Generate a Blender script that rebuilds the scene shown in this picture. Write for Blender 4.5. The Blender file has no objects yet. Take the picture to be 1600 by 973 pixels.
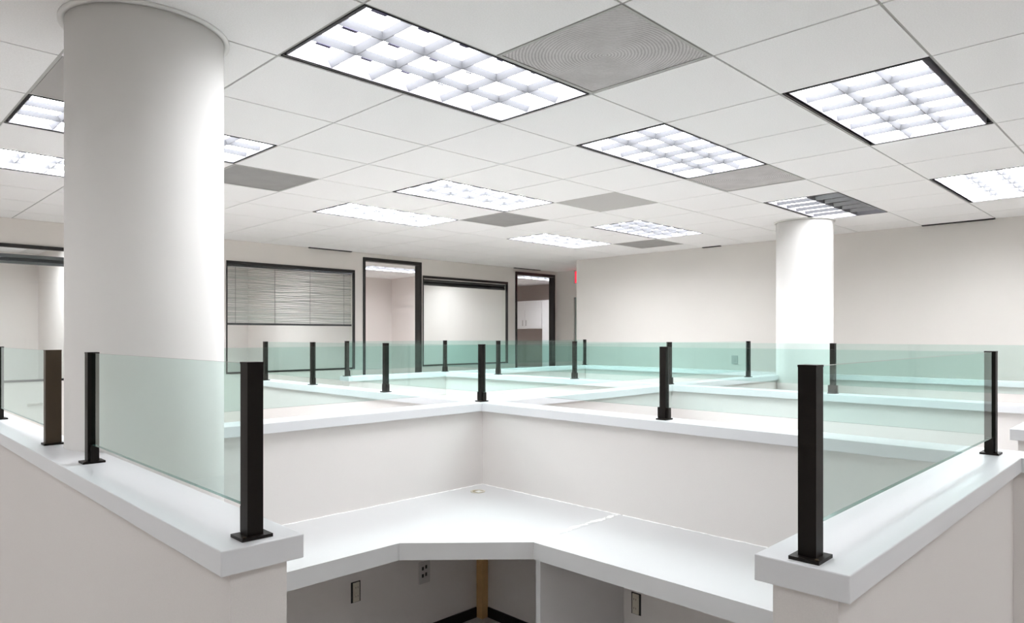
import bpy, bmesh, math, random
from mathutils import Vector

# ------------------------------------------------------------------ camera, world, exposure
T = 0.6096                       # ceiling module (2 ft)
H = 1.60                         # eye height
ZC = 2.7068                      # ceiling height
F_PX = 1078.34
CAM = (-2.49976, -1.97366, H)
YAW = math.radians(-45.111)
HORIZON = 524.3
scene = bpy.context.scene
col = scene.collection
cd = bpy.data.cameras.new('camera')
cd.sensor_fit = 'HORIZONTAL'; cd.sensor_width = 36.0
cd.lens = F_PX / 1600 * 36.0
cd.shift_y = (HORIZON - 486.5) / 1600
cd.clip_start = 0.02
cam = bpy.data.objects.new('camera', cd); col.objects.link(cam)
cam.location = CAM; cam.rotation_euler = (math.pi / 2, 0, YAW)
scene.camera = cam
world = bpy.data.worlds.new('world'); scene.world = world; world.use_nodes = True
world.node_tree.nodes['Background'].inputs[0].default_value = (0.75, 0.8, 0.85, 1)
world.node_tree.nodes['Background'].inputs[1].default_value = 0.3
vs = scene.view_settings
vs.view_transform = 'Standard'; vs.look = 'None'; vs.gamma = 1.0; vs.use_curve_mapping = False
vs.exposure = 0.60
LAMP = 12.0                      # radiance of the fluorescent panels
cy = scene.cycles
cy.use_denoising = True
cy.use_adaptive_sampling = True; cy.adaptive_threshold = 0.04; cy.adaptive_min_samples = 24
cy.max_bounces = 12; cy.diffuse_bounces = 8; cy.glossy_bounces = 4
cy.transparent_max_bounces = 40
cy.sample_clamp_indirect = 25.0

random.seed(4)
FW = (-math.sin(YAW), math.cos(YAW)); RT = (math.cos(YAW), math.sin(YAW))
def project(x, y, z):
    dx, dy = x - CAM[0], y - CAM[1]
    d = dx * FW[0] + dy * FW[1]
    if d < 0.05: return None
    return 800 + F_PX * (dx * RT[0] + dy * RT[1]) / d, HORIZON - F_PX * (z - H) / d, d

# ------------------------------------------------------------------ materials
def srgb(r, g, b):
    f = lambda c: (c / 255 / 12.92) if c / 255 <= 0.04045 else ((c / 255 + 0.055) / 1.055) ** 2.4
    return (f(r), f(g), f(b), 1)
def mat(name, color, rough=0.6, metal=0.0, spec=0.5, noise=None, bump=None, emit=None):
    m = bpy.data.materials.new(name); m.use_nodes = True
    nt = m.node_tree; b = nt.nodes['Principled BSDF']
    b.inputs['Base Color'].default_value = color
    b.inputs['Roughness'].default_value = rough
    b.inputs['Metallic'].default_value = metal
    b.inputs['Specular IOR Level'].default_value = spec
    if noise or bump:
        tc = nt.nodes.new('ShaderNodeTexCoord')
    if noise:                      # (scale, amount)
        n = nt.nodes.new('ShaderNodeTexNoise'); n.inputs['Scale'].default_value = noise[0]
        n.inputs['Detail'].default_value = 6
        nt.links.new(tc.outputs['Object'], n.inputs['Vector'])
        mx = nt.nodes.new('ShaderNodeMix'); mx.data_type = 'RGBA'
        k = noise[1]
        mx.inputs['A'].default_value = tuple(c * (1 - k) for c in color[:3]) + (1,)
        mx.inputs['B'].default_value = tuple(min(1, c * (1 + k)) for c in color[:3]) + (1,)
        nt.links.new(n.outputs['Fac'], mx.inputs['Factor'])
        nt.links.new(mx.outputs['Result'], b.inputs['Base Color'])
    if bump:                       # (scale, strength, distance)
        n2 = nt.nodes.new('ShaderNodeTexNoise'); n2.inputs['Scale'].default_value = bump[0]
        nt.links.new(tc.outputs['Object'], n2.inputs['Vector'])
        bp = nt.nodes.new('ShaderNodeBump'); bp.inputs['Strength'].default_value = bump[1]
        bp.inputs['Distance'].default_value = bump[2]
        nt.links.new(n2.outputs['Fac'], bp.inputs['Height'])
        nt.links.new(bp.outputs['Normal'], b.inputs['Normal'])
    if emit:
        b.inputs['Emission Color'].default_value = emit[0]
        b.inputs['Emission Strength'].default_value = emit[1]
    return m
def glass_mat(name, tint, refl=1.0):
    m = bpy.data.materials.new(name); m.use_nodes = True
    nt = m.node_tree; nt.nodes.clear()
    out = nt.nodes.new('ShaderNodeOutputMaterial')
    tr = nt.nodes.new('ShaderNodeBsdfTransparent'); tr.inputs['Color'].default_value = tint
    gl = nt.nodes.new('ShaderNodeBsdfGlossy'); gl.inputs['Roughness'].default_value = 0.0
    gl.inputs['Color'].default_value = (0.93, 1.0, 0.97, 1)
    fr = nt.nodes.new('ShaderNodeFresnel'); fr.inputs['IOR'].default_value = 1.5
    ge = nt.nodes.new('ShaderNodeNewGeometry')
    inv = nt.nodes.new('ShaderNodeMath'); inv.operation = 'SUBTRACT'; inv.inputs[0].default_value = refl
    mul = nt.nodes.new('ShaderNodeMath'); mul.operation = 'MULTIPLY'; mul.use_clamp = True
    mx = nt.nodes.new('ShaderNodeMixShader')
    sc = nt.nodes.new('ShaderNodeMath'); sc.operation = 'MULTIPLY'; sc.inputs[1].default_value = refl
    nt.links.new(ge.outputs['Backfacing'], sc.inputs[0])
    nt.links.new(sc.outputs[0], inv.inputs[1])
    nt.links.new(fr.outputs[0], mul.inputs[0]); nt.links.new(inv.outputs[0], mul.inputs[1])
    nt.links.new(mul.outputs[0], mx.inputs['Fac'])
    nt.links.new(tr.outputs[0], mx.inputs[1]); nt.links.new(gl.outputs[0], mx.inputs[2])
    nt.links.new(mx.outputs[0], out.inputs['Surface'])
    return m
def ring_mat(name, base, dark, contrast=1.0):
    """perforated metal diffuser face: fine concentric rows of holes"""
    m = bpy.data.materials.new(name); m.use_nodes = True
    nt = m.node_tree; b = nt.nodes['Principled BSDF']
    b.inputs['Roughness'].default_value = 0.55
    tc = nt.nodes.new('ShaderNodeTexCoord')
    w = nt.nodes.new('ShaderNodeTexWave'); w.wave_type = 'RINGS'; w.rings_direction = 'Z'
    w.inputs['Scale'].default_value = 24.0; w.inputs['Distortion'].default_value = 1.6
    w.inputs['Detail'].default_value = 1.5; w.inputs['Detail Scale'].default_value = 3.0
    nt.links.new(tc.outputs['Object'], w.inputs['Vector'])
    n = nt.nodes.new('ShaderNodeTexNoise'); n.inputs['Scale'].default_value = 7.0
    nt.links.new(tc.outputs['Object'], n.inputs['Vector'])
    mx = nt.nodes.new('ShaderNodeMix'); mx.data_type = 'RGBA'
    mx.inputs['A'].default_value = dark; mx.inputs['B'].default_value = base
    ad = nt.nodes.new('ShaderNodeMath'); ad.operation = 'MULTIPLY_ADD'
    ad.inputs[1].default_value = 0.6 * contrast; ad.inputs[2].default_value = 0.0
    a2 = nt.nodes.new('ShaderNodeMath'); a2.operation = 'MULTIPLY_ADD'; a2.use_clamp = True
    a2.inputs[1].default_value = 0.7
    nt.links.new(w.outputs['Fac'], ad.inputs[0])
    nt.links.new(n.outputs['Fac'], a2.inputs[0]); nt.links.new(ad.outputs[0], a2.inputs[2])
    nt.links.new(a2.outputs[0], mx.inputs['Factor'])
    nt.links.new(mx.outputs['Result'], b.inputs['Base Color'])
    return m

M = {}
M['tile'] = mat('mineral_tile', (0.92, 0.918, 0.905, 1), 0.95, spec=0.1, noise=(190, 0.12), bump=(260, 0.3, 0.002))
M['grid'] = mat('grid_metal', (0.42, 0.42, 0.40, 1), 0.5)
M['plenum'] = mat('plenum', (0.25, 0.25, 0.25, 1), 0.9)
M['wall'] = mat('wall_paint', (0.755, 0.73, 0.695, 1), 0.85, spec=0.2, noise=(3, 0.015))
M['office_wall'] = mat('office_paint', (0.80, 0.755, 0.73, 1), 0.85, spec=0.2)
M['column'] = mat('column_paint', (0.84, 0.825, 0.805, 1), 0.8, spec=0.2, noise=(4, 0.012))
M['part'] = mat('partition_paint', (0.735, 0.705, 0.685, 1), 0.85, spec=0.2, noise=(420, 0.06), bump=(500, 0.12, 0.001))
M['cap'] = mat('cap_laminate', (0.73, 0.74, 0.76, 1), 0.32, noise=(300, 0.015))
M['desk'] = mat('desk_laminate', (0.60, 0.60, 0.605, 1), 0.38, noise=(6, 0.012))
M['caulk'] = mat('caulk_white', (0.94, 0.94, 0.93, 1), 0.7)
M['bronze'] = mat('bronze_anodised', (0.010, 0.007, 0.0055, 1), 0.42, spec=0.2, noise=(30, 0.25))
M['bronze_b'] = mat('bronze_brown', (0.055, 0.035, 0.016, 1), 0.4, spec=0.5)
M['black'] = mat('black_frame', (0.014, 0.012, 0.011, 1), 0.45)
M['slot'] = mat('slot_black', (0.010, 0.009, 0.012, 1), 0.6)
M['glass'] = glass_mat('screen_glass', (0.888, 0.957, 0.945, 1))
M['glass_edge'] = mat('glass_edge', (0.10, 0.22, 0.19, 1), 0.15)
M['win_glass'] = glass_mat('window_glass', (0.955, 0.985, 0.98, 1), 0.7)
M['trim_white'] = mat('trim_white', (0.82, 0.82, 0.80, 1), 0.4)
M['louver'] = mat('louver_satin', (0.225, 0.228, 0.245, 1), 0.5, spec=0.2)
M['louver_off'] = mat('louver_grey', (0.30, 0.30, 0.31, 1), 0.3, metal=0.6)
for k in (0.4, 0.6, 0.75, 0.9, 1.0, 1.2, 1.4, 1.6, 1.8, 2.1, 2.4):      # lamp strengths set per fixture to even out the room's light
    M['lamp%g' % k] = mat('lamp_lit', (0.9, 0.9, 0.9, 1), 0.5, emit=((0.955, 0.975, 1.0, 1), LAMP*k))
M['dark_gap'] = mat('louver_dark_gap', (0.05, 0.04, 0.10, 1), 0.5)  # dark tabs put in for the shaded gaps along the louvre blades
M['diff'] = ring_mat('perforated_face', (0.60, 0.58, 0.575, 1), (0.24, 0.225, 0.22, 1))
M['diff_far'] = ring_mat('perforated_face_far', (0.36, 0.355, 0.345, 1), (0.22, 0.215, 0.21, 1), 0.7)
M['panel_grey'] = mat('return_panel_grey', (0.50, 0.495, 0.48, 1), 0.8, noise=(120, 0.05))
M['panel_dark'] = mat('return_panel_taupe', (0.40, 0.385, 0.37, 1), 0.8, noise=(120, 0.05))
M['carpet'] = mat('carpet', (0.55, 0.52, 0.50, 1), 0.95, spec=0.1, noise=(90, 0.2), bump=(300, 0.6, 0.004))
M['base'] = mat('rubber_base', (0.016, 0.011, 0.013, 1), 0.5)
M['wood'] = mat('raw_pine', (0.60, 0.39, 0.17, 1), 0.7, noise=(14, 0.25))
M['ivory'] = mat('ivory_plastic', (0.62, 0.58, 0.49, 1), 0.4)
M['white_plastic'] = mat('white_plastic', (0.50, 0.48, 0.475, 1), 0.5)
M['panel_side'] = mat('support_laminate', (0.60, 0.59, 0.59, 1), 0.5)
M['blind'] = mat('blind_slat', (0.60, 0.59, 0.565, 1), 0.4)
M['rail'] = mat('blind_rail', (0.06, 0.058, 0.06, 1), 0.4)
M['rail_grey'] = mat('blind_rail_grey', (0.13, 0.13, 0.135, 1), 0.4)
M['door'] = mat('door_white', (0.86, 0.86, 0.86, 1), 0.4)
M['chrome'] = mat('satin_chrome', (0.75, 0.75, 0.75, 1), 0.25, metal=1.0)
M['door_edge'] = mat('glass_door_edge', (0.40, 0.50, 0.46, 1), 0.3)
M['wall_l'] = mat('wall_paint_lifted', (0.77, 0.735, 0.695, 1), 0.85, spec=0.2, noise=(3, 0.015))  # wall paint again, lightened to make up for weak light on this wall
M['rim'] = mat('louver_rim', (0.42, 0.41, 0.46, 1), 0.4)
M['red'] = mat('exit_red', (0.75, 0.02, 0.05, 1), 0.4, emit=((1.0, 0.03, 0.07, 1), 0.75))
M['grey_box'] = mat('grey_housing', (0.45, 0.44, 0.43, 1), 0.5)
M['teal_plate'] = mat('switch_plate', (0.42, 0.45, 0.43, 1), 0.5)
M['beige'] = mat('backsplash', (0.42, 0.36, 0.33, 1), 0.6)
M['grommet_in'] = mat('grommet_inside', (0.30, 0.25, 0.15, 1), 0.7)

# ------------------------------------------------------------------ mesh helpers
class MB:
    def __init__(s): s.v = []; s.f = []; s.m = []; s.smooth = []
    def box(s, x0, y0, z0, x1, y1, z1, mi=0):
        n = len(s.v)
        s.v += [(x0,y0,z0),(x1,y0,z0),(x1,y1,z0),(x0,y1,z0),(x0,y0,z1),(x1,y0,z1),(x1,y1,z1),(x0,y1,z1)]
        for q in ((0,3,2,1),(4,5,6,7),(0,1,5,4),(1,2,6,5),(2,3,7,6),(3,0,4,7)):
            s.f.append(tuple(n + i for i in q)); s.m.append(mi); s.smooth.append(False)
        return s
    def prism(s, poly, z0, z1, mi=0, smooth=False):
        a = sum(poly[i][0]*poly[(i+1)%len(poly)][1]-poly[(i+1)%len(poly)][0]*poly[i][1] for i in range(len(poly)))
        if a < 0: poly = poly[::-1]
        n = len(s.v); k = len(poly)
        s.v += [(x,y,z0) for x,y in poly] + [(x,y,z1) for x,y in poly]
        s.f.append(tuple(n+i for i in reversed(range(k)))); s.f.append(tuple(n+k+i for i in range(k)))
        s.m += [mi, mi]; s.smooth += [False, False]
        for i in range(k):
            j = (i+1) % k
            s.f.append((n+i, n+j, n+k+j, n+k+i)); s.m.append(mi); s.smooth.append(smooth)
        return s
    def cyl(s, cx, cy_, r, z0, z1, seg=48, mi=0):
        return s.prism([(cx+r*math.cos(2*math.pi*i/seg), cy_+r*math.sin(2*math.pi*i/seg)) for i in range(seg)], z0, z1, mi, True)
    def ring(s, cx, cy_, r0, r1, z0, z1, seg=48, mi=0):
        n = len(s.v)
        for i in range(seg):
            a = 2*math.pi*i/seg; c, d = math.cos(a), math.sin(a)
            s.v += [(cx+r0*c,cy_+r0*d,z0),(cx+r1*c,cy_+r1*d,z0),(cx+r1*c,cy_+r1*d,z1),(cx+r0*c,cy_+r0*d,z1)]
        for i in range(seg):
            a, b = n+4*i, n+4*((i+1)%seg)
            for p, q in ((0,1),(1,2),(2,3),(3,0)):
                s.f.append((a+p, b+p, b+q, a+q)[::-1]); s.m.append(mi); s.smooth.append(True)
        return s
    def mesh(s, name, mats):
        me = bpy.data.meshes.new(name)
        me.from_pydata(s.v, [], s.f)
        for mm in (mats if isinstance(mats, (list, tuple)) else [mats]): me.materials.append(M[mm])
        me.polygons.foreach_set('material_index', s.m)
        me.polygons.foreach_set('use_smooth', s.smooth)
        me.update()
        bm = bmesh.new(); bm.from_mesh(me); bmesh.ops.recalc_face_normals(bm, faces=bm.faces); bm.to_mesh(me); bm.free()
        return me
    def obj(s, name, mats, parent=None, loc=(0,0,0), bevel=0.0):
        return link(name, s.mesh(name, mats), parent, loc, bevel)
def link(name, me, parent=None, loc=(0,0,0), bevel=0.0):
    o = bpy.data.objects.new(name, me); col.objects.link(o)
    o.location = loc
    if parent is not None: o.parent = parent
    if bevel:
        b = o.modifiers.new('bevel', 'BEVEL'); b.width = bevel; b.segments = 2; b.limit_method = 'ANGLE'
    return o
def tag(o, label, cat, group=None):
    o['label'] = label; o['category'] = cat
    if group: o['group'] = group
    return o
def thing(name, label, cat, loc, group=None):
    o = bpy.data.objects.new(name, None); col.objects.link(o); o.location = loc; o.empty_display_size = 0.05
    return tag(o, label, cat, group)
def struct(o, label=None, cat=None):
    o['kind'] = 'structure'
    if label: o['label'] = label
    if cat: o['category'] = cat
    return o

# ------------------------------------------------------------------ room shell
YL = 5.95; WT = 0.13             # wall with the office fronts
XR = 5.34; YR_END = 4.50         # plain wall at right and where it stops
XW, YS, YB = -6.2, -6.6, 9.2
XE = 6.55                        # end of the corridor
struct(MB().box(XW-.2, YS-.2, -0.1, 10.6, YB+.2, 0).obj('floor', 'carpet'), 'dark brown-grey carpet floor', 'floor')
ceiling = struct(MB().box(XW-.2, YS-.2, ZC+0.24, 10.6, YB+.2, ZC+0.30).obj('ceiling', 'plenum'),
                 'white suspended tile ceiling with thin grid lines', 'ceiling')

# office front wall with openings (x0, x1, z0, z1)
DOORS = [(-2.95, -1.99, 0, 2.65), (-0.27, 0.70, 0, 2.65), (2.63, 3.605, 0, 2.65), (5.53, 6.50, 0, 2.65)]
WINS = [(-1.93, -0.42, 1.16, 2.466), (0.80, 2.50, 1.16, 2.466), (3.63, 5.35, 1.16, 2.466)]
ops = sorted(DOORS + WINS)
w = MB(); x = XW
for (a, b, z0, z1) in ops:
    if a - x > 0.001: w.box(x, YL, 0, a, YL+WT, ZC)
    w.box(a, YL, z1, b, YL+WT, ZC)
    if z0 > 0: w.box(a, YL, 0, b, YL+WT, z0)
    x = b
w.box(x, YL, 0, XE+.1, YL+WT, ZC)
struct(w.obj('wall_left', 'wall_l'), 'beige office-front wall with dark framed doors and windows', 'wall')
struct(MB().box(XR, YS, 0, XR+.14, YR_END, ZC).obj('wall_right', 'wall'), 'plain pale beige wall behind the round column at right', 'wall')
struct(MB().box(XE, 5.56, 0, XE+.12, YL, ZC).box(XE, 4.0, 2.25, XE+.12, 5.56, ZC).box(XE, 2.0, 0, XE+.12, 4.0, ZC)
       .obj('wall_corridor_end', 'wall'), 'shaded beige wall closing the corridor beside the end door', 'wall')
struct(MB().box(XW-.12, YS, 0, XW, YB, ZC).obj('wall_west', 'wall'), 'plain beige wall to the left of the camera', 'wall')
struct(MB().box(XW, YS-.12, 0, XR+.14, YS, ZC).obj('wall_back', 'wall'), 'plain beige wall behind the camera', 'wall')
struct(MB().box(8.35, 2.0, 0, 8.47, YL, ZC).box(XE+.12, 1.88, 0, 8.47, 2.0, ZC).obj('wall_lobby', 'wall'), 'pale wall beyond the corridor door', 'wall')
# offices behind the front wall
o = MB()
for xp in (-3.6, -0.35, 2.565, 5.44): o.box(xp-.05, YL+WT, 0, xp+.05, YB, ZC)
struct(o.obj('wall_office_sides', 'office_wall'), 'pale pinkish side walls of the small offices', 'wall')
struct(MB().box(XW, YB, 0, 10.4, YB+.12, ZC).obj('wall_office_back', 'office_wall'), 'pale pinkish rear wall of the small offices', 'wall')
struct(MB().box(8.6, YL, 0, 8.72, YB, ZC).box(XE+.1, YL, 0, 8.6, YL+WT, ZC).obj('wall_kitchenette', 'beige'), 'taupe wall of the kitchenette', 'wall')

# ------------------------------------------------------------------ ceiling: grid, tiles, lights, diffusers
LIGHTS = {  # (u0, v0): label
    (-2, 0): 'large louvred ceiling light over the corner desk, nearest and biggest of all',
    (1, 0): 'louvred ceiling light touching the dark-streaked air panel, middle right of the ceiling',
    (5, 0): 'ceiling light above the far round column with one dark unlit side',
    (1, -2): 'bright louvred ceiling light with black slots on both sides, upper right',
    (5, -2): 'louvred ceiling light cut by the right edge of the photo',
    (1, 3): 'louvred ceiling light in the centre of the ceiling, left of the pale grey panel',
    (1, 5): 'ceiling light nearest the window with the lowered blind',
    (5, 3): 'small distant ceiling light nearest the plain right wall',
    (5, 5): 'small distant ceiling light furthest back, in front of the raised-blind window',
    (-3, 3): 'ceiling light half hidden behind the near round column, upper of the two',
    (-3, 5): 'ceiling light at the left photo edge, lower one beside the near column',
    # outside the picture: unseen lights added to brighten the room
    (-7, 0): 'added louvred fill light left of the camera',
    (-7, 5): 'added louvred fill light left of the camera near the office fronts',
    (-7, -5): 'added louvred fill light behind the camera at left',
    (-3, -5): 'added louvred fill light behind the camera',
    (1, -6): 'added louvred fill light right of the camera',
    (5, -6): 'added louvred fill light far right behind the camera',
}
OFFICE_LIGHTS = {(-3, 12): 'ceiling light inside the leftmost office', (1, 12): 'ceiling light inside the office with the lowered blind',
                 (6, 12): 'ceiling light seen through the open office door', (11, 11): 'ceiling light seen in the kitchenette doorway',
                 (11, 6): 'added unseen fill light in the lobby beyond the corridor door'}  # lobby light is unseen, added to brighten the corridor
PANELS = {  # 2x2 panels
    (-1, -1): ('diff', 'large grey perforated air panel beside the nearest ceiling light'),
    (3, 0): ('diff', 'grey perforated air panel with dark streaks, middle right of the ceiling'),
    (3, 2): ('panel_grey', 'plain pale grey ceiling panel near the middle of the photo'),
    (3, 4): ('diff_far', 'mottled grey air panel between the two central rows of lights'),
    (7, 4): ('diff_far', 'smallest grey air panel, close to the right wall top'),
    (-1, 4): ('diff_far', 'grey air panel just right of the near round column'),
    (-3, 2): ('panel_dark', 'taupe ceiling panel left of the near round column'),
}
taken = set(PANELS)
for (u, v) in list(LIGHTS) + list(OFFICE_LIGHTS): taken |= {(u, v), (u+1, v)}
G = 0.005                        # half the joint between tiles
tile_me = MB().box(G, G, 0, T-G, T-G, 0.018).mesh('ceiling_tile', 'tile')
rest = MB(); cells = []
u_min, u_max = math.floor(XW/T), math.ceil(10.4/T)
v_min, v_max = math.floor(YS/T), math.ceil(YB/T)
for u in range(u_min, u_max):
    for v in range(v_min, v_max):
        if (u, v) in taken: continue
        cx_, cy_ = (u+.5)*T, (v+.5)*T
        if cx_ > XR+.1 and cy_ < YR_END-.3: 
            if cx_ < XE: continue
        p = project(cx_, cy_, ZC)
        seen = p and -60 < p[0] < 1660 and -60 < p[1] and cy_ < YL+.2
        cells.append(((p[2] if seen else 1e6), u, v, bool(seen)))
cells.sort()
n_tiles = 0
for d, u, v, seen in cells:
    y1 = min((v+1)*T, YL) - v*T
    if seen and n_tiles < 300 and (v+1)*T <= YL+0.001:
        link('ceiling_tile', tile_me, ceiling, (u*T, v*T, ZC)); n_tiles += 1
    elif v*T < YL < (v+1)*T and d < 1e6 and n_tiles < 300:
        MB().box(G, G, 0, T-G, YL-v*T-.002, 0.018).obj('ceiling_tile', 'tile', ceiling, (u*T, v*T, ZC)); n_tiles += 1
        rest.box(u*T+G, YL+WT, ZC, (u+1)*T-G, (v+1)*T-G, ZC+.018)
    else:
        rest.box(u*T+G, v*T+G, ZC, (u+1)*T-G, (v+1)*T-G, ZC+.018)
r = rest.obj('remaining_tiles', 'tile', ceiling); r['kind'] = 'stuff'
# grid must not run through the two-tile fixtures: cut those bars out by building bars in pieces
g = MB()
for u in range(u_min, u_max+1):
    for v in range(v_min, v_max):
        if (u-1, v) in taken and (u, v) in taken and any((u-1, v) == k for k in list(LIGHTS)+list(OFFICE_LIGHTS)): continue
        g.box(u*T-.011, v*T, ZC+.004, u*T+.011, (v+1)*T, ZC+.0075)
for v in range(v_min, v_max+1):
    g.box(u_min*T, v*T-.011, ZC+.0036, u_max*T, v*T+.011, ZC+.0071)
gr = g.obj('grid_bars', 'grid', ceiling); gr['kind'] = 'stuff'

W2, L2 = T, 2*T
SS = 0.020                       # black slot on the short sides
ZT = 0.085                       # tray depth
LEVEL = {(-2, 0): 0.9, (1, 0): 0.9, (1, -2): 1.0, (5, -2): 1.8, (1, 3): 1.4, (1, 5): 2.1, (5, 3): 1.0, (5, 5): 1.6,
         (-3, 3): 0.9, (-3, 5): 1.8, (-7, 0): 0.75, (-7, 5): 1.2, (-7, -5): 0.75, (-3, -5): 0.6, (1, -6): 0.9, (5, -6): 1.4}
def light_meshes(SN, SL):        # slot width on the two long sides
    d = {}
    t = MB()                     # sheet-metal tray, open below
    t.box(.004,.004,ZT, L2-.004,W2-.004,ZT+.004)
    t.box(.004,.004,.012, L2-.004,.007,ZT).box(.004,W2-.007,.012, L2-.004,W2-.004,ZT)
    t.box(.004,.007,.012, .007,W2-.007,ZT).box(L2-.007,.007,.012, L2-.004,W2-.007,ZT)
    d['housing'] = t.mesh('housing', 'trim_white')
    t = MB()                     # black reveal round the louvre
    t.box(.008,.008,.0, L2-.008,.010,.050).box(.008,W2-.010,.0, L2-.008,W2-.008,.050)
    t.box(.008,.010,.0, .010,W2-.010,.050).box(L2-.010,.010,.0, L2-.008,W2-.010,.050)
    t.box(.010,.010,.048, L2-.010,SN,.050).box(.010,W2-SL,.048, L2-.010,W2-.010,.050)
    t.box(.010,SN,.048, SS,W2-SL,.050).box(L2-SS,SN,.048, L2-.010,W2-SL,.050)
    d['air_slot'] = t.mesh('air_slot', 'slot')
    t = MB()                     # bright louvre rim
    a = .004
    t.box(SS,SN,.0, L2-SS,SN+a,.066).box(SS,W2-SL-a,.0, L2-SS,W2-SL,.066)
    t.box(SS,SN+a,.0, SS+a,W2-SL-a,.066).box(L2-SS-a,SN+a,.0, L2-SS,W2-SL-a,.066)
    d['louver_rim'] = t.mesh('louver_rim', 'rim')
    def wedge(n, along, mname):  # parabolic blade: thick at the bottom
        m = MB(); b0, b1, h = .0018, .0200, .028
        if along: poly = [(-b1, h), (b1, h), (b0, 0), (-b0, 0)]
        else: poly = [(-b1, h), (b1, h), (b0, 0), (-b0, 0)]
        k = len(m.v)
        for e in (0, 1):
            for p, z in poly: m.v.append((e*n, p, z) if along else (p, e*n, z))
        for i in range(4):
            j = (i+1) % 4; m.f.append((k+i, k+j, k+4+j, k+4+i)); m.m.append(1 if i == 2 else 0); m.smooth.append(False)
        m.f += [(k,k+1,k+2,k+3), (k+7,k+6,k+5,k+4)]; m.m += [0,0]; m.smooth += [False]*2
        return m.mesh('louver_blade', [mname, mname])
    d['long'] = wedge(L2-2*SS-2*a, True, 'louver')
    d['cross'] = wedge(W2-SN-SL-2*a, False, 'louver')
    d['cross_lit'] = wedge((W2-SN-SL)*.56, False, 'louver')
    d['cross_off'] = wedge((W2-SN-SL)*.42, False, 'louver_off')
    for k in M:
        if k.startswith('lamp'): d[k] = MB().box(SS+a,SN+a,.028, L2-SS-a,W2-SL-a,.032).mesh('lamp_panel', k)
    ym = SN+a+(W2-SN-SL)*.43
    d['lamp_half'] = MB().box(SS+a,ym,.028, L2-SS-a,W2-SL-a,.032).mesh('lamp_panel', 'lamp0.4')
    d['dead_half'] = MB().box(SS+a,SN+a,.066, L2-SS-a,ym,.070).mesh('unlit_panel', 'louver_off')
    d['divider'] = MB().box(SS+a,ym-.002,.0, L2-SS-a,ym+.002,.066).mesh('divider', 'louver')
    d['dark_gap'] = MB().box(0,-.009,-.001, .062,.009,.001).mesh('louver_dark_gap', 'dark_gap')
    return d, ym
FIX = {False: light_meshes(.014, .034), True: light_meshes(.034, .034)}
def make_light(u, v, label, group, half=False, dark_gaps=False, level=1.0):
    LM, YM = FIX[v == -2]; SN, SL = (.034 if v == -2 else .014), .034
    t = thing('ceiling_light', label, 'ceiling light', (u*T, v*T, ZC), group)
    for k in ('housing', 'air_slot', 'louver_rim'): link(k, LM[k], t)
    if half:
        link('lamp_panel', LM['lamp_half'], t); link('unlit_panel', LM['dead_half'], t); link('divider', LM['divider'], t)
    else:
        link('lamp_panel', LM['lamp%g' % level], t)
    iw, il = W2-SN-SL, L2-2*SS
    if half:
        for i in range(1, 6):
            link('louver_blade', LM['cross_lit'], t, (SS+il*i/6, YM+.002, .002))
            link('louver_blade', LM['cross_off'], t, (SS+il*i/6, SN+.004, .002))
    else:
        for j in (1, 2): link('louver_blade', LM['long'], t, (SS+.004, SN+iw*j/3, .002))
        for i in range(1, 6): link('louver_blade', LM['cross'], t, (SS+il*i/6, SN+.004, .002))
    if dark_gaps:
        for j in (0, 1, 2):
            for i in range(5 if j else 5):
                s_ = max(.25, 1 - .16*i)
                c = link('louver_dark_gap', LM['dark_gap'], t, (SS+il*(i+.12)/6, SN+.004+iw*j/3, -.0005)); c.scale = (s_, s_, 1)
    return t
for (u, v), lb in LIGHTS.items():
    make_light(u, v, lb, 'louvred ceiling lights', half=(u, v) == (5, 0), dark_gaps=(u, v) == (-2, 0), level=LEVEL.get((u, v), 1.0))
for (u, v), lb in OFFICE_LIGHTS.items():
    make_light(u, v, lb, 'office ceiling lights', level=1.4)
frame_me = MB().box(.004,.004,0, T-.004,.018,.012).box(.004,T-.018,0, T-.004,T-.004,.012)\
    .box(.004,.018,0, .018,T-.018,.012).box(T-.018,.018,0, T-.004,T-.018,.012).mesh('panel_frame', 'grid')
for (u, v), (mk, lb) in PANELS.items():
    t = thing('air_panel' if mk.startswith('diff') else 'return_panel', lb, 'air vent', (u*T, v*T, ZC), 'grey ceiling panels')
    if mk.startswith('diff'):
        link('panel_frame', frame_me, t)
    MB().box(-T/2+.012, -T/2+.012, 0, T/2-.012, T/2-.012, .006).obj('perforated_face' if mk.startswith('diff') else 'face', mk, t, (T/2, T/2, .003))
# thin dark linear slots where the ceiling meets the walls
def slot(label, x0, y0, x1, y1):
    tag(MB().box(0,0,0, x1-x0,y1-y0,.012).obj('slot_diffuser', 'slot', None, (x0, y0, ZC-.009)), label, 'air vent', 'dark slot vents along the walls')
slot('thin black slot vent above the blind window and door gap', 3*T, YL-.045, 4*T, YL-.004)
slot('thin black slot vent above the kitchenette door', 9*T, YL-.045, 10*T, YL-.004)
slot('thin black slot vent at the top of the right wall by the right photo edge', XR-.040, -1*T, XR-.004, 0*T)
slot('thin black slot vent at the top of the right wall left of the far column', XR-.040, 3.6*T, XR-.004, 4*T)

# ------------------------------------------------------------------ columns
COL1 = (-1.65, 0.757); COL2 = (4.26, 0.747); CR = 0.258
for (cx_, cy_), lb in ((COL1, 'thick round white column close to the camera at left'), (COL2, 'round white column far right in front of the plain wall')):
    t = thing('column', lb, 'column', (cx_, cy_, 0), 'round columns')
    MB().cyl(0, 0, CR, 0, ZC-.001, 96).obj('shaft', 'column', t)
    MB().ring(0, 0, CR, CR+.020, ZC-.010, ZC-.0005, 96).obj('collar', 'trim_white', t)

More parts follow.
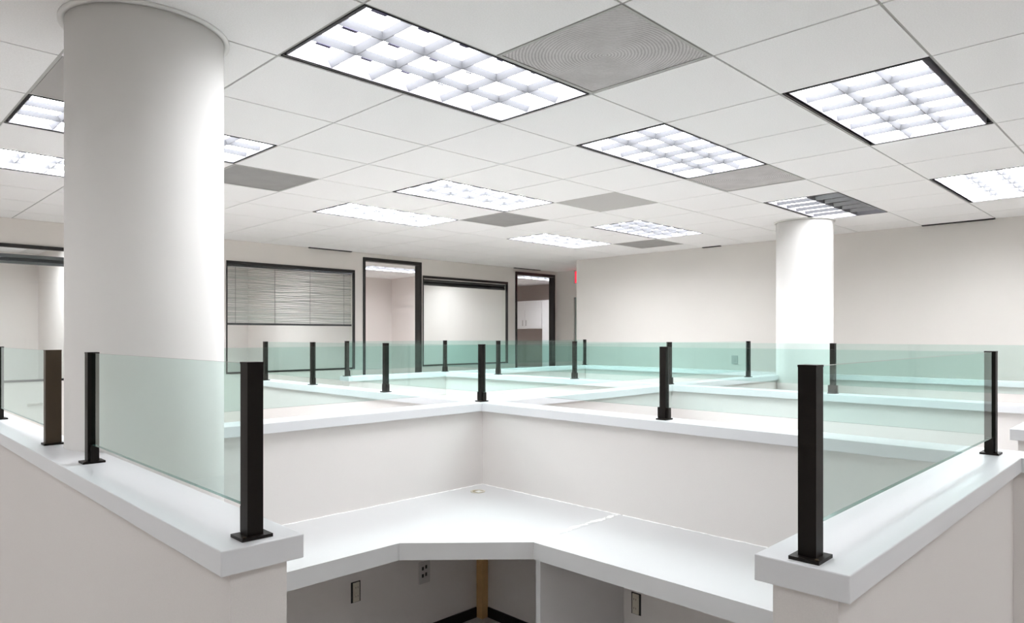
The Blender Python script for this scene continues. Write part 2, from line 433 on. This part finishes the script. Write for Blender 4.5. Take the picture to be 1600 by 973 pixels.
# ------------------------------------------------------------------ half-height partitions
CAPZ = 1.216; CAPT = 0.046; CH = 0.080; BH = 0.055
XL, XS1, XS2, XS3 = -1.916, 0.245, 2.25, 4.60
YC, YN, YF = 1.0, -1.498, 3.75
def partition(label, poly_body, poly_cap, base=None):
    xs = [p[0] for p in poly_body]; ys = [p[1] for p in poly_body]
    cx_, cy_ = sum(xs)/len(xs), sum(ys)/len(ys)
    t = thing('cubicle_partition', label, 'partition', (cx_, cy_, 0), 'half-height cubicle walls')
    sh = lambda P: [(x-cx_, y-cy_) for x, y in P]
    MB().prism(sh(poly_body), 0, CAPZ-CAPT).obj('wall_panel', 'part', t)
    MB().prism(sh(poly_cap), CAPZ-CAPT, CAPZ).obj('cap', 'cap', t, bevel=.002)
    return t
def rect(x0, y0, x1, y1): return [(x0,y0),(x1,y0),(x1,y1),(x0,y1)]
def notch(xa, xb, y0, y1):       # strip along Y with the near column cut out of its right side
    dx = xb - COL1[0]; r_ = CR + .001
    dy = math.sqrt(r_*r_ - dx*dx); a0 = math.atan2(-dy, dx); a1 = math.atan2(dy, dx) 
    a0 %= 2*math.pi; a1 %= 2*math.pi          # both in the left half: a1 < pi < a0
    arc = [(COL1[0]+r_*math.cos(a0+(a1-a0)*i/14), COL1[1]+r_*math.sin(a0+(a1-a0)*i/14)) for i in range(15)]
    return [(xa,y0),(xb,y0)] + arc + [(xb,y1),(xa,y1)]
partition('near left cubicle wall with white cap running past the thick column',
          notch(XL-BH, XL+BH, -.722, YF), notch(XL-CH, XL+CH, -.743, YF+.02))
partition('near right cubicle wall with white cap ending toward the camera',
          rect(-1.318, YN-BH, XS1-BH, YN+BH), rect(-1.338, YN-CH, XS1-CH, YN+CH))
def colcut(ybot, ytop, x1):      # cross wall starting at the near column
    r_ = CR + .001
    pts = []
    for i in range(9):
        y = ybot + (ytop-ybot)*i/8; dy = y-COL1[1]
        pts.append((COL1[0] + (math.sqrt(r_*r_-dy*dy) if abs(dy) < r_ else 0.0), y))
    pts = [(max(px_, XL+CH+.002), y) for px_, y in pts]
    return [(x1, ybot)] + [(x1, ytop)] + pts[::-1]
partition('cubicle wall behind the corner desk, left of the desk corner', colcut(YC-BH, YC+BH, XS1-BH), colcut(YC-CH, YC+CH, XS1-CH))
partition('long cubicle wall behind the corner desk, right of the desk corner and on past it',
          rect(XS1-BH, -1.59, XS1+BH, YF+.05), rect(XS1-CH, -1.61, XS1+CH, YF+.07))
partition('cubicle wall running back from the corner post behind the desk', rect(XS1+BH, YC-BH, XS2-BH, YC+BH), rect(XS1+CH, YC-CH, XS2-CH, YC+CH))
partition('second long cubicle wall, one bay behind the corner desk', rect(XS2-BH, -4.0, XS2+BH, YF-BH), rect(XS2-CH, -4.0, XS2+CH, YF-CH))
partition('cubicle wall leading to the far round column', rect(XS2+BH, YC-BH, XS3-BH, YC+BH), rect(XS2+CH, YC-CH, XS3-CH, YC+CH))
partition('furthest cubicle wall in front of the plain right wall', rect(XS3-BH, -4.0, XS3+BH, YF-BH), rect(XS3-CH, -4.0, XS3+CH, YF-CH))
partition('back row cubicle wall facing the office doors', rect(1.02, YF-BH, XS3+BH, YF+BH), rect(1.0, YF-CH, XS3+CH, YF+CH))
partition('cubicle wall end at the right photo edge', rect(0.99, YN-BH, XS2-BH, YN+BH), rect(0.97, YN-CH, XS2-CH, YN+CH))

# ------------------------------------------------------------------ posts and glass
PH = 0.334                       # post height above the cap
GB = CAPZ + 0.056; GT = CAPZ + 0.331
PS = 0.0155                      # half section
tube_me = MB().box(-PS,-PS,.006, PS,PS,PH-.004).box(-PS-.0006,-PS-.0006,PH-.004, PS+.0006,PS+.0006,PH).mesh('post_tube', 'bronze')
wide_me = MB().box(-.024,-PS,.006, .024,PS,PH-.004).box(-.0246,-PS-.0006,PH-.004, .0246,PS+.0006,PH).mesh('post_tube', 'bronze_b')
plate_me = MB().box(-.030,-.026,0, .030,.026,.006).mesh('base_plate', 'bronze')
brk = {}
for k, (dx, dy) in {'+x': (1,0), '-x': (-1,0), '+y': (0,1), '-y': (0,-1)}.items():
    a, b = (PS, PS+.014), (-.010, .010)
    X_ = sorted((dx*a[0], dx*a[1])) if dx else b
    Y_ = sorted((dy*a[0], dy*a[1])) if dy else b
    brk[k] = MB().box(X_[0], Y_[0], .006, X_[1], Y_[1], GB-CAPZ-.0005).mesh('glass_bracket', 'bronze')
screw_me = MB().cyl(0, 0, .0035, .006, .0075, 10).mesh('screw', 'bronze_b')
def post(x, y, label, brackets, wide=False):
    t = thing('glass_post', label, 'post', (x, y, CAPZ), 'dark bronze posts holding the glass')
    link('post_tube', wide_me if wide else tube_me, t)
    p = link('base_plate', plate_me, t)
    for sx in (-1, 1): link('screw', screw_me, p, (sx*.023, sx*.019, 0))
    for b in brackets: link('glass_bracket', brk[b], t)
post(XL, -0.690, 'bronze post at the camera end of the near left glass screen', ['+y'])
post(XL, 0.405, 'bronze post of the left screen standing against the thick column', ['-y'])
post(XL, 0.905, 'wide brown post left of the thick column', ['+y'], wide=True)
post(XL, 1.935, 'bronze post cut by the left photo edge', ['-y'])
post(-1.292, YN, 'bronze post at the camera end of the near right glass screen', ['+x'])
post(0.190, YN+.005, 'bronze post at the far end of the near right glass screen', ['-x'])
post(XS1-.01, YC, 'bronze post at the inner corner behind the desk', ['+y', '-y'])
post(XS1-.01, -0.235, 'bronze post right of the desk corner, on the wall behind the desk', ['+y', '-y'])
post(XS1-.02, 1.955, 'bronze post in front of the open office door', ['+y', '-y'])
post(XS1-.02, 2.94, 'bronze post in front of the window with the lowered blind', ['+y', '-y'])
post(XS1-.03, YF-.02, 'bronze post partly hidden behind the near left post', ['-y'])
post(XS2, -0.25, 'bronze post seen through the near right glass, below the far column', ['+y', '-y'])
post(XS2, YC, 'bronze post just right of and behind the post beside the desk corner', ['+y', '-y'])
post(XS2, 1.97, 'bronze post of the second row in front of the exit sign corner', ['+y', '-y'])
post(XS2, 2.95, 'bronze post of the second row just right of the corner post', ['+y', '-y'])
post(XS2-.02, YF, 'bronze post of the back row beside the open door frame', ['-x', '+x', '-y'])
post(1.03, YF, 'bronze post at the free end of the back row, before the blind window', ['+x'])
post(3.60, YC, 'thin distant post left of the far round column', ['+x', '-x'])
post(XS3, YF, 'thinnest distant post below the exit sign', ['-x'])

GTH = 0.005
def pane(label, x0, y0, x1, y1):
    along_x = abs(x1-x0) > abs(y1-y0)
    cx_, cy_ = (x0+x1)/2, (y0+y1)/2
    hx = abs(x1-x0)/2 if along_x else GTH
    hy = GTH if along_x else abs(y1-y0)/2
    b = MB().box(-hx, -hy, 0, hx, hy, GT-GB)
    for i in range(6):           # only the polished top and bottom edges read dark green
        b.m[i] = 1 if i in (0, 1) else 0
    tag(b.obj('glass_screen', ['glass', 'glass_edge'], None, (cx_, cy_, GB)), label, 'glass screen', 'green-tinted glass screens')
e = PS + .001
pane('near left green-tinted glass screen in front of the thick column', XL, -.690+e, XL, .405-e)
pane('glass screen at the left photo edge', XL, .905+e, XL, 1.935-e)
pane('near right green-tinted glass screen between two bronze posts', -1.292+e, YN, .190-e, YN)
pane('glass screen on the wall behind the desk, from thick column to corner post', COL1[0]+.12, YC, XS1-.01-e, YC)
pane('glass screen right of the corner post behind the desk', XS1-.01, -.235+e, XS1-.01, YC-e)
pane('glass screen right of the desk, seen through the near right screen', XS1-.01, YN+.03, XS1-.01, -.235-e)
pane('glass screen left of the corner post, first one past it', XS1-.015, YC+e, XS1-.015, 1.955-e)
pane('glass screen between the two posts before the office door and blind window', XS1-.02, 1.955+e, XS1-.02, 2.94-e)
pane('glass screen before the blind window nearest the thick column', XS1-.025, 2.94+e, XS1-.025, YF-.02-e)
pane('second row glass screen at the far right below the plain wall', XS2, -3.2, XS2, -.25-e)
pane('second row glass screen below the far round column', XS2, -.25+e, XS2, YC-e)
pane('second row glass screen left of the far column post', XS2, YC+e, XS2, 1.97-e)
pane('second row glass screen before the kitchenette door', XS2, 1.97+e, XS2, 2.95-e)
pane('second row glass screen before the raised-blind window', XS2-.01, 2.95+e, XS2-.01, YF-e-.01)
pane('glass screen running back from the corner post', XS1-.01+e, YC, XS2-e, YC)
pane('glass screen running toward the thin post by the far column', XS2+e, YC, 3.60-e, YC)
pane('back row glass screen before the open office door', 1.03+e, YF, XS2-.02-e, YF)
pane('back row glass screen left of the thinnest post, before the kitchenette door', XS2-.02+e, YF, XS3-e, YF)

# ------------------------------------------------------------------ corner desk
DZ = 0.75; DT = 0.030; FH = 0.070
fx, fy = XS1-BH, YC-BH           # inner wall faces
def strip(p0, p1, wd, z0, z1):   # straight board between two plan points, wd thick to the left side
    dx, dy = p1[0]-p0[0], p1[1]-p0[1]; L = math.hypot(dx, dy); nx, ny = -dy/L*wd, dx/L*wd
    return MB().prism([p0, p1, (p1[0]+nx, p1[1]+ny), (p0[0]+nx, p0[1]+ny)], z0, z1)
def bead(p0, p1, wd, z, n=40, jit=.35, nz=.0018):
    m = MB(); dx, dy = (p1[0]-p0[0]), (p1[1]-p0[1]); L = math.hypot(dx, dy); nx, ny = -dy/L, dx/L
    for i in range(n+1):
        t = i/n; w_ = wd*(1+random.uniform(-jit, jit)*2)
        x_, y_ = p0[0]+dx*t, p0[1]+dy*t; o_ = random.uniform(-jit, jit)*wd
        m.v += [(x_+nx*(o_-w_/2), y_+ny*(o_-w_/2), z), (x_+nx*o_, y_+ny*o_, z+nz*(1+random.uniform(-.4,.4))), (x_+nx*(o_+w_/2), y_+ny*(o_+w_/2), z)]
    for i in range(n):
        for k in (0, 1):
            a = 3*i+k; m.f.append((a, a+3, a+4, a+1)); m.m.append(0); m.smooth.append(False)
    return m
SEAM = -0.03
desk = thing('corner_worktop', 'white angled corner worktop with a small cable hole', 'desk', (0, 0, 0))
Ls, Ld, Rd = (XL+BH, .350), (-.822, .350), (-.425, SEAM)
gx, gy, grr = 0.035, 0.815, 0.040
poly = [Ls, Ld, Rd, (fx-.001, SEAM), (fx-.001, fy-.001), (COL1[0]+CR+.02, fy-.001), (COL1[0]+CR+.02, COL1[1]-CR-.01), (XL+BH, COL1[1]-CR-.01)]
MB().prism(poly, DZ-DT, DZ).obj('top', 'desk', desk)
strip(Ls, Ld, .020, DZ-FH, DZ-DT).obj('front_edge', 'desk', desk)
strip(Ld, Rd, .020, DZ-FH, DZ-DT).obj('front_edge', 'desk', desk)
gmt = MB().ring(gx, gy, grr-.010, grr, DZ, DZ+.003, 28).obj('cable_hole', 'ivory', desk)
MB().cyl(gx, gy, grr-.010, DZ+.0002, DZ+.0010, 28).obj('hole', 'grommet_in', gmt)
MB().box(gx-.012, gy-.020, DZ+.001, gx+.020, gy+.012, DZ+.0022).obj('cover', 'trim_white', gmt)
bead((COL1[0]+CR+.02, fy-.004), (fx-.004, fy-.004), .010, DZ, 70).obj('caulk_bead', 'caulk', desk)
bead((fx-.005, fy-.004), (fx-.005, SEAM), .009, DZ, 46).obj('caulk_bead', 'caulk', desk)
bead((Rd[0]+.03, SEAM+.019), (fx-.02, SEAM+.019), .018, DZ, 34, .42, .003).obj('seam_caulk', 'caulk', desk)
d2 = thing('straight_worktop', 'white straight worktop joined to the right of the corner worktop', 'desk', (0, 0, 0))
MB().box(-.425, YN+BH, DZ-DT, fx-.001, SEAM-.0015, DZ).obj('top', 'desk', d2)
MB().box(-.425, YN+BH, DZ-FH, -.405, SEAM-.0015, DZ-DT).obj('front_edge', 'desk', d2)
bead((fx-.005, SEAM-.01), (fx-.005, YN+BH), .008, DZ, 60).obj('caulk_bead', 'caulk', d2)
t = thing('desk_support', 'grey upright panel holding up the worktop under the seam', 'desk panel', (-.395, SEAM, 0))
MB().box(.004, -.012, 0, fx-.002+.395, .012, DZ-DT).obj('panel', 'panel_side', t)
MB().box(0, -.012, 0, .004, .012, DZ-DT).obj('edge_band', 'desk', t)
tag(MB().box(fx-.050, fy-.050, 0, fx-.004, fy-.004, DZ-DT).obj('wooden_prop', 'wood'),
    'raw pine prop standing in the corner under the desk', 'wooden post')
# dark rubber base in the bay
t = struct(MB().box(COL1[0]+CR+.03, fy-.008, 0, fx-.052, fy, .058).obj('baseboard_left', 'base'), 'dark rubber base under the left desk wall', 'baseboard')
t = struct(MB().box(fx-.008, YN+BH, 0, fx, SEAM-.014, .058).box(fx-.008, SEAM+.014, 0, fx, fy-.052, .058).obj('baseboard_right', 'base'), 'dark rubber base under the right desk wall', 'baseboard')

# outlets without cover plates
def outlet(label, loc, rz):
    t = thing('power_outlet', label, 'outlet', loc, 'power outlets under the desk'); t.rotation_euler = (0, 0, rz)
    # local: plate faces -Y
    MB().box(-.026, -.003, -.050, .026, 0, .050).obj('wall_box', 'black', t)
    rc = MB().box(-.017, -.009, -.046, .017, -.003, .046).obj('receptacle', 'ivory', t)
    for s in (-1, 1):
        c = MB().prism([(.0145*math.cos(a*math.pi/8), .0165*math.sin(a*math.pi/8)) for a in range(16)], 0, .003)
        c.v = [(x_, -.009-z_, s*.021+y_) for x_, y_, z_ in c.v]
        so = c.obj('socket', 'ivory', t)
        for q in (-1, 1): MB().box(q*.006-.001, -.0126, s*.021-.002, q*.006+.001, -.0119, s*.021+.007).obj('slot', 'black', so)
outlet('uncovered power outlet on the left wall under the desk', (-.652, fy, .351), 0)
outlet('uncovered power outlet on the right wall under the desk', (fx, -.113, .351), -math.pi/2)
t = thing('data_plate', 'pale data plate with small dark ports under the desk corner', 'outlet', (-.232, fy, .345))
pl = MB().box(-.036, -.005, -.058, .036, 0, .058).obj('plate', 'white_plastic', t)
for px_, pz_ in ((-.012,.022),(.010,.027),(-.012,-.016),(.010,-.012)):
    MB().box(px_-.006, -.0062, pz_-.009, px_+.006, -.005, pz_+.009).obj('port', 'black', pl)

# desk in the next bay, glimpsed at the right photo edge
t = thing('worktop', 'white worktop in the next bay at the right photo edge', 'desk', (0, 0, 0))
MB().box(XS2-CH-.60, YN+CH, DZ-DT, XS2-CH-.001, YC-CH, DZ).obj('top', 'desk', t)
MB().box(XS2-CH-.60, YN+CH, DZ-FH, XS2-CH-.58, YC-CH, DZ-DT).obj('front_edge', 'desk', t)
MB().box(XS2-CH-.58, YN+CH, 0, XS2-CH-.001, YN+CH+.024, DZ-DT).obj('end_panel', 'panel_side', t)
t = thing('worktop', 'white worktop in the bay behind the glass, left of the corner post', 'desk', (0, 0, 0))
MB().box(XS1-CH-.60, YC+CH, DZ-DT, XS1-CH-.001, YF-.9, DZ).obj('top', 'desk', t)
MB().box(XS1-CH-.60, YC+CH, DZ-FH, XS1-CH-.58, YF-.9, DZ-DT).obj('front_edge', 'desk', t)
MB().box(XS1-CH-.58, YF-.924, 0, XS1-CH-.001, YF-.9, DZ-DT).obj('end_panel', 'panel_side', t)

# ------------------------------------------------------------------ office fronts
FD, FFc = 0.115, .034         # frame depth and face width
def door_frame(name, x0, x1, z1, label):
    r_ = struct(MB().box(0, 0, 0, FFc, FD, z1).box(x1-x0-FFc, 0, 0, x1-x0, FD, z1).box(FFc, 0, z1-.045, x1-x0-FFc, FD, z1)
                .obj(name, 'black', None, (x0, YL-.015, 0)), label, 'door frame')
    return r_
def leaf(parent, w_, h_, ang, hinge, handle_x):
    lf = MB().box(0, 0, .01, w_, .042, h_).obj('door_leaf', 'door', parent, hinge); lf.rotation_euler = (0, 0, ang)
    hd = MB().box(handle_x-.012, -.05, .93, handle_x+.012, 0, .955).box(handle_x-.012 if handle_x < w_/2 else handle_x-.11, -.058, .932, handle_x+.11 if handle_x < w_/2 else handle_x+.012, -.044, .953).obj('lever_handle', 'chrome', lf)
    return lf
d0 = door_frame('door_1', *[DOORS[0][i] for i in (0, 1, 3)], 'closed white door with lever handle left of the window at the left edge')
leaf(d0, DOORS[0][1]-DOORS[0][0]-2*FFc, 2.60, 0, (FFc, .02, 0), .07)
d1 = door_frame('door_2', *[DOORS[1][i] for i in (0, 1, 3)], 'office door frame hidden behind the thick column')
leaf(d1, DOORS[1][1]-DOORS[1][0]-2*FFc, 2.60, 0, (FFc, .02, 0), .83)
door_frame('door_3', *[DOORS[2][i] for i in (0, 1, 3)], 'open office doorway with dark frame right of the lowered blind')
door_frame('door_4', *[DOORS[3][i] for i in (0, 1, 3)], 'narrow kitchenette doorway with dark frame at the far corner')
def window(name, x0, x1, z0, z1, label):
    W_ = x1-x0; h = z1-z0; f = .034
    fd = .05; fb, fs = .020, .011
    r_ = struct(MB().box(0,0,0, W_,fd,fb).box(0,0,h-f, W_,fd,h).box(0,0,fb, fs,fd,h-f).box(W_-fs,0,fb, W_,fd,h-f)
                .obj(name, 'black', None, (x0, YL-.015, z0)), label, 'window')
    MB().box(fs, .022, fb, W_-fs, .028, h-f).obj('pane', 'win_glass', r_)
    return r_
window('window_1', *WINS[0], 'dark framed office window at the left photo edge')
window('window_2', *WINS[1], 'dark framed office window with the half lowered blind')
window('window_3', *WINS[2], 'dark framed office window between the two open doors')
def blind(label, win, z_top, z_bot, n, raised, rail_mat):
    x0, x1 = win[0]+.012, win[1]-.014; y = YL+.062
    t = thing('venetian_blind', label, 'blind', ((x0+x1)/2, y, z_bot)); L = (x1-x0)/2
    MB().box(-L, -.022, z_top-z_bot-.03, L, .022, z_top-z_bot).obj('head_rail', rail_mat, t)
    MB().box(-L, -.016, 0, L, .016, .026).obj('bottom_rail', rail_mat, t)
    m = MB(); seg = 14 if not raised else 1
    top, bot = z_top-z_bot-.035, .030
    for i in range(n):
        z = bot + (top-bot)*(i+.5)/n
        ph = random.uniform(0, 6.28); am = 0 if raised else random.uniform(.001, .006)
        tl = random.uniform(-.008, .010) if not raised else 0
        k = len(m.v); wd = .0125
        a_ = .55 + random.uniform(-.18, .18) if not raised else .45
        for j in range(seg+1):
            xx = -L + 2*L*j/seg
            zz = z + am*math.sin(ph + j*.9) + tl*(j/seg-.5)
            aa = a_ + (0.12*math.sin(ph*2+j*.7) if not raised else 0)
            m.v += [(xx, -wd*math.cos(aa), zz-wd*math.sin(aa)), (xx, 0, zz+.0012), (xx, wd*math.cos(aa), zz+wd*math.sin(aa))]
        for j in range(seg):
            for q in (0, 1):
                b0 = k+3*j+q; m.f.append((b0, b0+3, b0+4, b0+1)); m.m.append(0); m.smooth.append(True)
    s = m.obj('slats', 'blind' if not raised else rail_mat, t); s['kind'] = 'stuff'
    if not raised:
        for q in (-.86, -.28, .28, .86):
            MB().box(q*L-.002, -.0145, .02, q*L+.002, -.0130, top).obj('ladder_cord', 'rail_grey', t)
blind('half lowered grey venetian blind with dark bottom rail', WINS[1], 2.44, 1.725, 30, False, 'rail')
blind('raised blind stacked at the top of the window between the doors', WINS[2], 2.425, 2.335, 10, True, 'rail')
blind('raised grey blind stacked at the top of the left edge window', WINS[0], 2.375, 2.285, 10, True, 'rail_grey')

# kitchenette seen through the far doorway
KX = 8.60
t = thing('wall_cabinet', 'white two-door wall cabinet inside the far kitchenette doorway', 'cabinet', (KX, 7.86, 1.75))
MB().box(-.32, 0, 0, -.002, 1.2, .60).obj('body', 'door', t)
for k in range(2):
    dd = MB().box(-.34, .005+.495*k, .01, -.321, .005+.495*k+.485, .59).obj('door', 'door', t)
    yy = .445 if k == 0 else .545
    MB().box(-.365, yy-.006, .06, -.341, yy+.006, .18).obj('handle', 'chrome', dd)
t = thing('tall_cabinet', 'tall white cabinet right of the kitchenette wall cabinet', 'cabinet', (KX, 7.30, 0))
MB().box(-.32, 0, .08, -.002, .55, 2.35).obj('body', 'door', t)
MB().box(-.34, .005, .09, -.321, .545, 2.34).obj('door', 'door', t)
t = thing('base_cabinet', 'white base cabinet below the kitchenette wall cabinets', 'cabinet', (KX, 7.86, 0))
MB().box(-.6, 0, .10, -.002, 1.2, .88).obj('body', 'door', t)
MB().box(-.62, 0, .88, -.002, 1.2, .92).obj('countertop', 'panel_side', t)
for k in range(2): MB().box(-.62, .005+.53*k, .12, -.601, .005+.53*k+.52, .86).obj('door', 'door', t)

# corridor end: glass door and exit sign
dg = struct(MB().box(0, 0, 0, .05, .04, 2.25).box(0, 1.5, 0, .05, 1.54, 2.25).obj('door_5', 'door_edge', None, (XE+.03, 4.01, 0)), 'frameless glass door at the corridor end below the exit sign', 'door')
MB().box(.015, .04, .02, .027, 1.5, 2.24).obj('pane', 'glass', dg)
t = thing('exit_sign', 'red exit sign half hidden behind the right wall corner', 'sign', (XE-.03, 5.36, 2.48))
MB().box(0, -.17, 0, .028, .17, .215).obj('housing', 'grey_box', t)
MB().box(-.005, -.158, .010, 0, .145, .205).obj('lit_face', 'red', t)

# small plate on the plain wall
t = thing('wall_switch', 'small plate on the plain wall seen through the glass', 'switch', (XR, 2.02, 1.255))
MB().box(-.008, -.04, 0, 0, .04, .105).obj('plate', 'teal_plate', t)
MB().box(-.014, -.010, .035, -.008, .010, .070).obj('toggle', 'teal_plate', t)
print('tiles', n_tiles)
